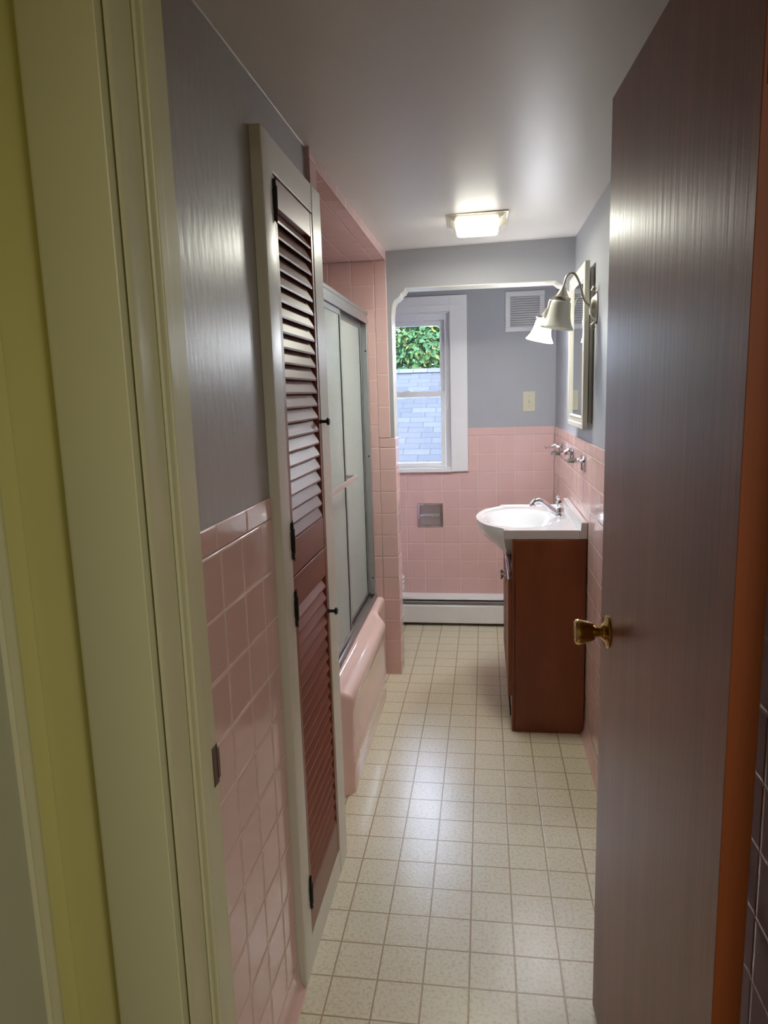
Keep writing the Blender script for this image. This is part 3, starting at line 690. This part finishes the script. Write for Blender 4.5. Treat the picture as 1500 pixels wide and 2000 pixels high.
# ------------------------------------------------------------------ toilet (behind the partition)
t = thing('toilet', 'white toilet mostly hidden behind the pink tiled partition', 'toilet', (-.85, 3.86, 0))
def egg(cx, cyy, a, b, z, n=28, sq_=0): return [(cx+a*math.cos(2*PI*i/n)*(1.0 if math.cos(2*PI*i/n) < 0 else 1.12), cyy+b*math.sin(2*PI*i/n), z) for i in range(n)]
mb = MB(); mb.loft([egg(-.80, 3.86, .14, .10, 0.0), egg(-.80, 3.86, .135, .095, .06), egg(-.79, 3.86, .13, .09, .14), egg(-.74, 3.86, .20, .14, .24), egg(-.70, 3.86, .22, .18, .33), egg(-.70, 3.86, .215, .18, .36), egg(-.70, 3.86, .16, .13, .355), egg(-.70, 3.86, .10, .08, .25)], cap0=True, cap1=True)
build('bowl', mb, porcelain, t, smooth=60)
mb = MB(); mb.loft([egg(-.70, 3.86, .214, .182, .362), egg(-.70, 3.86, .219, .186, .372), egg(-.70, 3.86, .214, .182, .382)], cap0=True, cap1=True); build('seat', mb, porcelain, t, smooth=50)
mb = MB(); mb.loft([egg(-.70, 3.86, .212, .18, .384), egg(-.70, 3.86, .216, .184, .394), egg(-.70, 3.86, .19, .165, .403)], cap0=True, cap1=True); build('lid', mb, porcelain, t, smooth=50)
mb = MB(); mb.box(-1.15, -.98, 3.64, 4.08, .36, .70); build('tank', mb, porcelain, t, bevel=.02, seg=4)
mb = MB(); mb.box(-1.16, -.97, 3.63, 4.09, .701, .73); build('tank_lid', mb, porcelain, t, bevel=.008, seg=3)

# ------------------------------------------------------------------ vanity
t = thing('vanity_cabinet', 'cherry wood vanity cabinet carrying the white sink', 'vanity', (.25, 3.16, 0))
vy0, vy1 = 2.822, 3.490; vx0, vx1 = .108, .400
mb = MB(); mb.box(.1185, vx1, vy0, vy0+.016, 0, .828); mb.box(vx0, vx1, vy1-.016, vy1, 0, .828); mb.box(vx0+.02, vx1, vy0+.016, vy1-.016, .10, .115); mb.box(vx1-.008, vx1, vy0+.016, vy1-.016, 0, .70)
build('body', mb, cherry, t, bevel=.0015)
mb = MB(); mb.box(vx0-.001, .1172, vy0+.0005, vy0+.045, 0.001, .827); mb.box(vx0-.001, vx0+.017, vy1-.045, vy1-.016, 0.001, .827); mb.box(vx0-.001, vx0+.017, vy0+.045, vy1-.045, .001, .15); mb.box(vx0-.001, vx0+.017, vy0+.045, vy1-.045, .655, .70)
build('face_frame', mb, cherry, t, bevel=.001)
def vdoor(y0, y1, z0, z1, ky, kz):
    m = MB(); x0 = vx0-.0185; x1 = vx0-.0015
    m.loft([[(x1, y0, z0), (x1, y1, z0), (x1, y1, z1), (x1, y0, z1)]] + [[(x, y0+i, z0+i), (x, y1-i, z0+i), (x, y1-i, z1-i), (x, y0+i, z1-i)] for i, x in ((0, x0+.004), (.004, x0), (.05, x0), (.056, x0+.008), (.062, x0+.008), (.085, x0+.001))], cap0=True, cap1=True)
    d = build('door', m, cherry, t, smooth=25)
    if ky:
        m = MB(); m.lathe([(0, 0), (.007, 0), (.006, .003), (.0045, .008), (.006, .014), (.0125, .017), (.014, .021), (.012, .025), (0, .026)], (x0+.001, ky, kz), axis=(-1, 0, 0), seg=20); build('knob', m, satin, d, smooth=50)
vdoor(vy0+.004, 3.154, .16, .665, 3.115, .60)
vdoor(3.158, vy1-.004, .16, .665, 3.20, .60)
mb = MB(); x0 = vx0-.0135; mb.box(x0, vx0-.0015, vy0+.004, vy1-.004, .676, .695); build('drawer_front', mb, cherry, t, bevel=.002)
mb = MB(); mb.box(vx0-.006, vx0-.001, 2.93, 3.38, .02, .05); build('kick_grille', mb, dark, t)

# sink top: integrated belly basin
t = thing('sink', 'white belly-front sink top with raised backsplash on the vanity', 'sink', (.2, 3.16, .83))
SY0, SY1 = 2.826, 3.494
def front(y, k=1):
    u = (y-2.855)/(3.465-2.855)
    if u <= 0 or u >= 1: return .074
    e = min(u, 1-u)
    s_ = sst(min(1, e/.11))*.25 + .75*math.sin(PI*u)**.9*sst(min(1, e/.2)*1.0)
    return .074-.115*s_*k
N = 60; mb = MB()
ys = [SY0+(SY1-SY0)*i/N for i in range(N+1)]
NX = 40
def topz(x, y):
    fr = front(y); z = .864
    ex = (x-.155)/(.165); ey = (y-3.16)/.235
    r = math.sqrt(ex*ex+ey*ey)
    if r < 1: z -= .115*(1-sst(r**1.5))**.8 if r > 0 else .115
    # slight raised outer rim
    dd = min(x-fr, y-SY0, SY1-y)
    z += .006*(1-sst(dd/.022))-.003
    return z
XB = .372
rows = []
for y in ys:
    f_ = front(y); rows.append([(lerp(f_, XB, (j/NX)), y, topz(lerp(f_, XB, j/NX), y)) for j in range(NX+1)])
mb.loft(rows, closed=False)
# front skirt (belly) and sides
skirt = []
for y in ys:
    f_ = front(y); bz = (f_-.074)/-.115
    low = .831 - .128*max(0, bz)**.6
    xe = .074 + .012*min(1, bz*3)
    r_ = [(f_, y, topz(f_, y))]
    for k in range(1, 9):
        u = k/8
        r_.append((lerp(f_+.0, xe, sst(u)**1.15) - .004*math.sin(PI*u)*(bz > .02), y, lerp(topz(f_, y), low, u if bz < .05 else u**.85)))
    skirt.append(r_)
mb.loft(skirt, closed=False)
# underside
mb.loft([[s[-1] for s in skirt], [(XR-.0015, y, .831) for y in ys]], closed=False)
# sides
for rw, y in ((rows[0], SY0), (rows[-1], SY1)):
    mb.loft([[p for p in rw], [(lerp(.074, XB, j/NX), y, .831) for j in range(NX+1)]], closed=False)
bmesh.ops.remove_doubles(mb.bm, verts=mb.bm.verts, dist=1e-5)
so_ = build('basin_top', mb, porcelain, t, smooth=55)
mb = MB(); mb.prism([(XB, .831), (XB, .862), (XB+.004, .868), (XB+.006, .895), (XB+.010, .899), (XR-.003, .899), (XR-.0015, .895), (XR-.0015, .831)], 1, SY0, SY1)
build('backsplash', mb, porcelain, t, bevel=.002)
mb = MB(); mb.lathe([(0, .001), (.016, .0015), (.019, 0), (.019, -.004), (0, -.004)], (.155, 3.16, .7475), seg=24); build('drain', mb, chrome, t, smooth=50)

# faucet
t = thing('faucet', 'chrome single-lever faucet on the back of the sink', 'faucet', (.331, 3.16, .862))
bx_, by_ = .330, 3.16
mb = MB(); mb.lathe([(0, -.003), (.024, -.003), (.025, .006), (.022, .009), (.0205, .020), (.021, .028), (.017, .033), (.0155, .046), (.017, .050), (.012, .058), (0, .060)], (bx_, by_, .864), seg=28); build('base', mb, chrome, t, smooth=50)
pts = []
ctrl = [Vector(p) for p in ((.322, by_, .880), (.296, by_, .893), (.268, by_, .918), (.243, by_, .936), (.222, by_, .934), (.212, by_, .921), (.210, by_, .912))]
for i in range(len(ctrl)-1):
    p0 = ctrl[max(i-1, 0)]; p1 = ctrl[i]; p2 = ctrl[i+1]; p3 = ctrl[min(i+2, len(ctrl)-1)]
    for k in range(5):
        u = k/5; pts.append(.5*((2*p1)+(-p0+p2)*u+(2*p0-5*p1+4*p2-p3)*u*u+(-p0+3*p1-3*p2+p3)*u**3))
pts.append(ctrl[-1]); n = len(pts)
mb = MB(); mb.tube(pts, [lerp(.0145, .0115, i/n)+(.002 if i > n-7 else 0) for i in range(n)], seg=14); build('spout', mb, chrome, t, smooth=50)
mb = MB(); mb.lathe([(0, 0), (.011, 0), (.013, .006), (.010, .012), (.006, .016), (.0045, .022), (.008, .028), (.009, .033), (.005, .039), (0, .041)], (bx_-.006, by_, .919), axis=(-.12, 0, 1), seg=20)
mb.tube([(bx_-.002, by_, .928), (bx_-.004, by_-.02, .934), (bx_-.005, by_-.036, .937)], [.0045, .004, .0055], seg=10)
build('handle', mb, chrome, t, smooth=50)

# ------------------------------------------------------------------ chrome accessories on the right wall
def wallplate(m, y, z, w=.05, h=.032):
    x = XR
    m.loft([[(x-d, y-w+i, z-h+i), (x-d, y+w-i, z-h+i), (x-d, y+w-i, z+h-i), (x-d, y-w+i, z+h-i)] for i, d in ((0, .0002), (0, .003), (.006, .007), (.016, .009))], cap1=True)
def arm_dish(name, label, cat, y, z, reach, kind):
    t = thing(name, label, cat, (XR, y, z))
    m = MB(); wallplate(m, y, z-.008); m.box(XR-.012, XR-.008, y-.014, y+.014, z-.034, z+.004); build('wall_plate', m, chrome, t, smooth=30)
    m = MB(); xo = XR-reach
    if kind == 'dish':
        m.loft([rr(xo-.0, XR-.008, y-.055, y+.055, .012, z), rr(xo, XR-.008, y-.055, y+.055, .012, z+.007), rr(xo+.004, XR-.012, y-.051, y+.051, .010, z+.007), rr(xo+.007, XR-.014, y-.047, y+.047, .009, z+.002)], cap0=True, cap1=True)
        build('dish', m, chrome, t, smooth=40)
    elif kind == 'tumbler':
        cxx = XR-.055
        m.lathe([(.034, 0), (.040, 0), (.040, .012), (.034, .012), (.034, 0)], (cxx-.006, y, z-.004), seg=36)
        m.box(XR-.026, XR-.008, y-.02, y+.02, z-.004, z+.008); m.tube([(XR-.012, y, z+.006), (XR-.020, y, z+.018), (XR-.036, y, z+.008)], .005, seg=8)
        build('tumbler_ring', m, chrome, t, smooth=40)
    else:
        m.box(xo, XR-.008, y-.05, y+.05, z, z+.004); m.box(xo, xo+.003, y-.05, y+.05, z-.006, z+.008)
        m.tube([(XR-.01, y, z+.004), (XR-.03, y, z+.016), (XR-.05, y, z+.006)], .006, seg=10)
        build('brush_shelf', m, chrome, t, bevel=.001)
arm_dish('soap_dish', 'flat chrome soap dish on the right wall, nearest of three', 'soap dish', 2.98, 1.128, .072, 'dish')
arm_dish('tumbler_holder', 'chrome tumbler holder between soap dish and toothbrush shelf', 'tumbler holder', 3.36, 1.128, .098, 'tumbler')
arm_dish('toothbrush_holder', 'chrome toothbrush shelf on the right wall, farthest of three', 'toothbrush holder', 3.86, 1.118, .085, 'shelf')

# ------------------------------------------------------------------ outside
t = thing('neighbouring_house', 'pale shingled house roof seen through the window', 'house', (-.5, 8, -3))
RY, RZ = 10.2, 1.755
mb = MB(); slope = .40; ang = math.atan(slope)
# roof built in a slope-aligned way so shingles stay square
ye = 5.9; ze = RZ-(RY-ye)*slope
mb.face([(-7, ye, ze), (5, ye, ze), (5, RY, RZ), (-7, RY, RZ)]); mb.face([(-7, RY, RZ), (5, RY, RZ), (5, RY+1.5, RZ-.6), (-7, RY+1.5, RZ-.6)])
mb.face([(-7, ye, ze-.12), (-7, RY, RZ-.12), (5, RY, RZ-.12), (5, ye, ze-.12)]); mb.face([(-7, ye, ze), (-7, ye, ze-.12), (5, ye, ze-.12), (5, ye, ze)])
rot = Matrix.Translation((0, RY, RZ)) @ Matrix.Rotation(math.radians(1.2), 4, 'Z') @ Matrix.Translation((0, -RY, -RZ)); mb.xform(rot)
build('roof', mb, shingle, t)
mb = MB(); mb.prism([(RY-.13, RZ-.04), (RY-.125, RZ-.03), (RY, RZ+.022), (RY+.125, RZ-.03), (RY+.13, RZ-.04)], 0, -7, 5); mb.xform(rot); rm_ = grid_mat('ridge_shingle', 0, 0, .2, 3, srgb(58, 60, 64), srgb(70, 72, 76), srgb(30, 31, 34), mortar=.005, rough=.8, pillow=.5); rm_.node_tree.nodes['Principled BSDF'].inputs['Specular IOR Level'].default_value = .05; build('ridge_cap', mb, rm_, t)
mb = MB(); mb.box(-6.8, 4.8, 6.2, 11.5, -3, 0.0); build('wall', mb, siding, t)
mb = MB(); mb.box(-25, 25, 4.6, 40, -3.1, -3); struct('ground', mb, grass, 'lawn outside the window', 'ground')
def tree(x, y, h, R, n, label, seedv):
    rnd = random.Random(seedv)
    t = thing('tree', label, 'tree', (x, y, -3), 'trees beyond the shingled roof')
    m = MB(); m.tube([(x, y, -3), (x+.1, y, -1), (x-.05, y+.1, 1), (x+.05, y, h-1.5)], [.24, .2, .15, .05], seg=10)
    for k in range(7):
        a = rnd.random()*6.28; z = rnd.uniform(-.6, h-2.5); m.tube([(x, y, z), (x+math.cos(a)*R*.4, y+math.sin(a)*R*.4, z+.8), (x+math.cos(a)*R*.75, y+math.sin(a)*R*.75, z+1.3)], [.07, .045, .015], seg=6)
    build('trunk', m, bark, t, smooth=60)
    blobs = [(x+rnd.uniform(-1, 1)*R*.8, y+rnd.uniform(-1, 1)*R*.6, rnd.uniform(-.6, h-1), rnd.uniform(.5, 1.0)) for _ in range(52)]
    m = MB(); bm = m.bm
    for i in range(n):
        bx, by, bz, br = rnd.choice(blobs)
        v = Vector((rnd.gauss(0, 1), rnd.gauss(0, 1), rnd.gauss(0, 1))).normalized()*br*rnd.uniform(.3, 1.0)
        c = Vector((bx, by, bz))+v
        nrm = (v.normalized()+Vector((rnd.uniform(-.6, .6), rnd.uniform(-.6, .6), rnd.uniform(-.2, .9)))).normalized()
        a = nrm.orthogonal().normalized(); a.rotate(Matrix.Rotation(rnd.random()*6.28, 3, nrm)); b = nrm.cross(a)
        l = rnd.uniform(.035, .07); w_ = l*.5
        vs = [bm.verts.new(c-a*l), bm.verts.new(c+b*w_+nrm*.01), bm.verts.new(c+a*l), bm.verts.new(c-b*w_+nrm*.01)]
        f = bm.faces.new(vs); f.material_index = 1 if rnd.random() < .16 else 0
    build('crown', m, [leafA, leafB], t)
tree(-1.5, 14.6, 5.0, 1.9, 42000, 'leafy green tree filling the upper window behind the roof', 3)
tree(3.4, 15.0, 5.0, 1.9, 9000, 'leafy green tree farther right behind the roof', 4)
tree(-6.4, 15.2, 5.4, 1.9, 9000, 'leafy green tree farther left behind the roof', 5)
tree(-1.8, 19.2, 6.4, 2.1, 14000, 'taller leafy tree farthest back beyond the roof', 8)
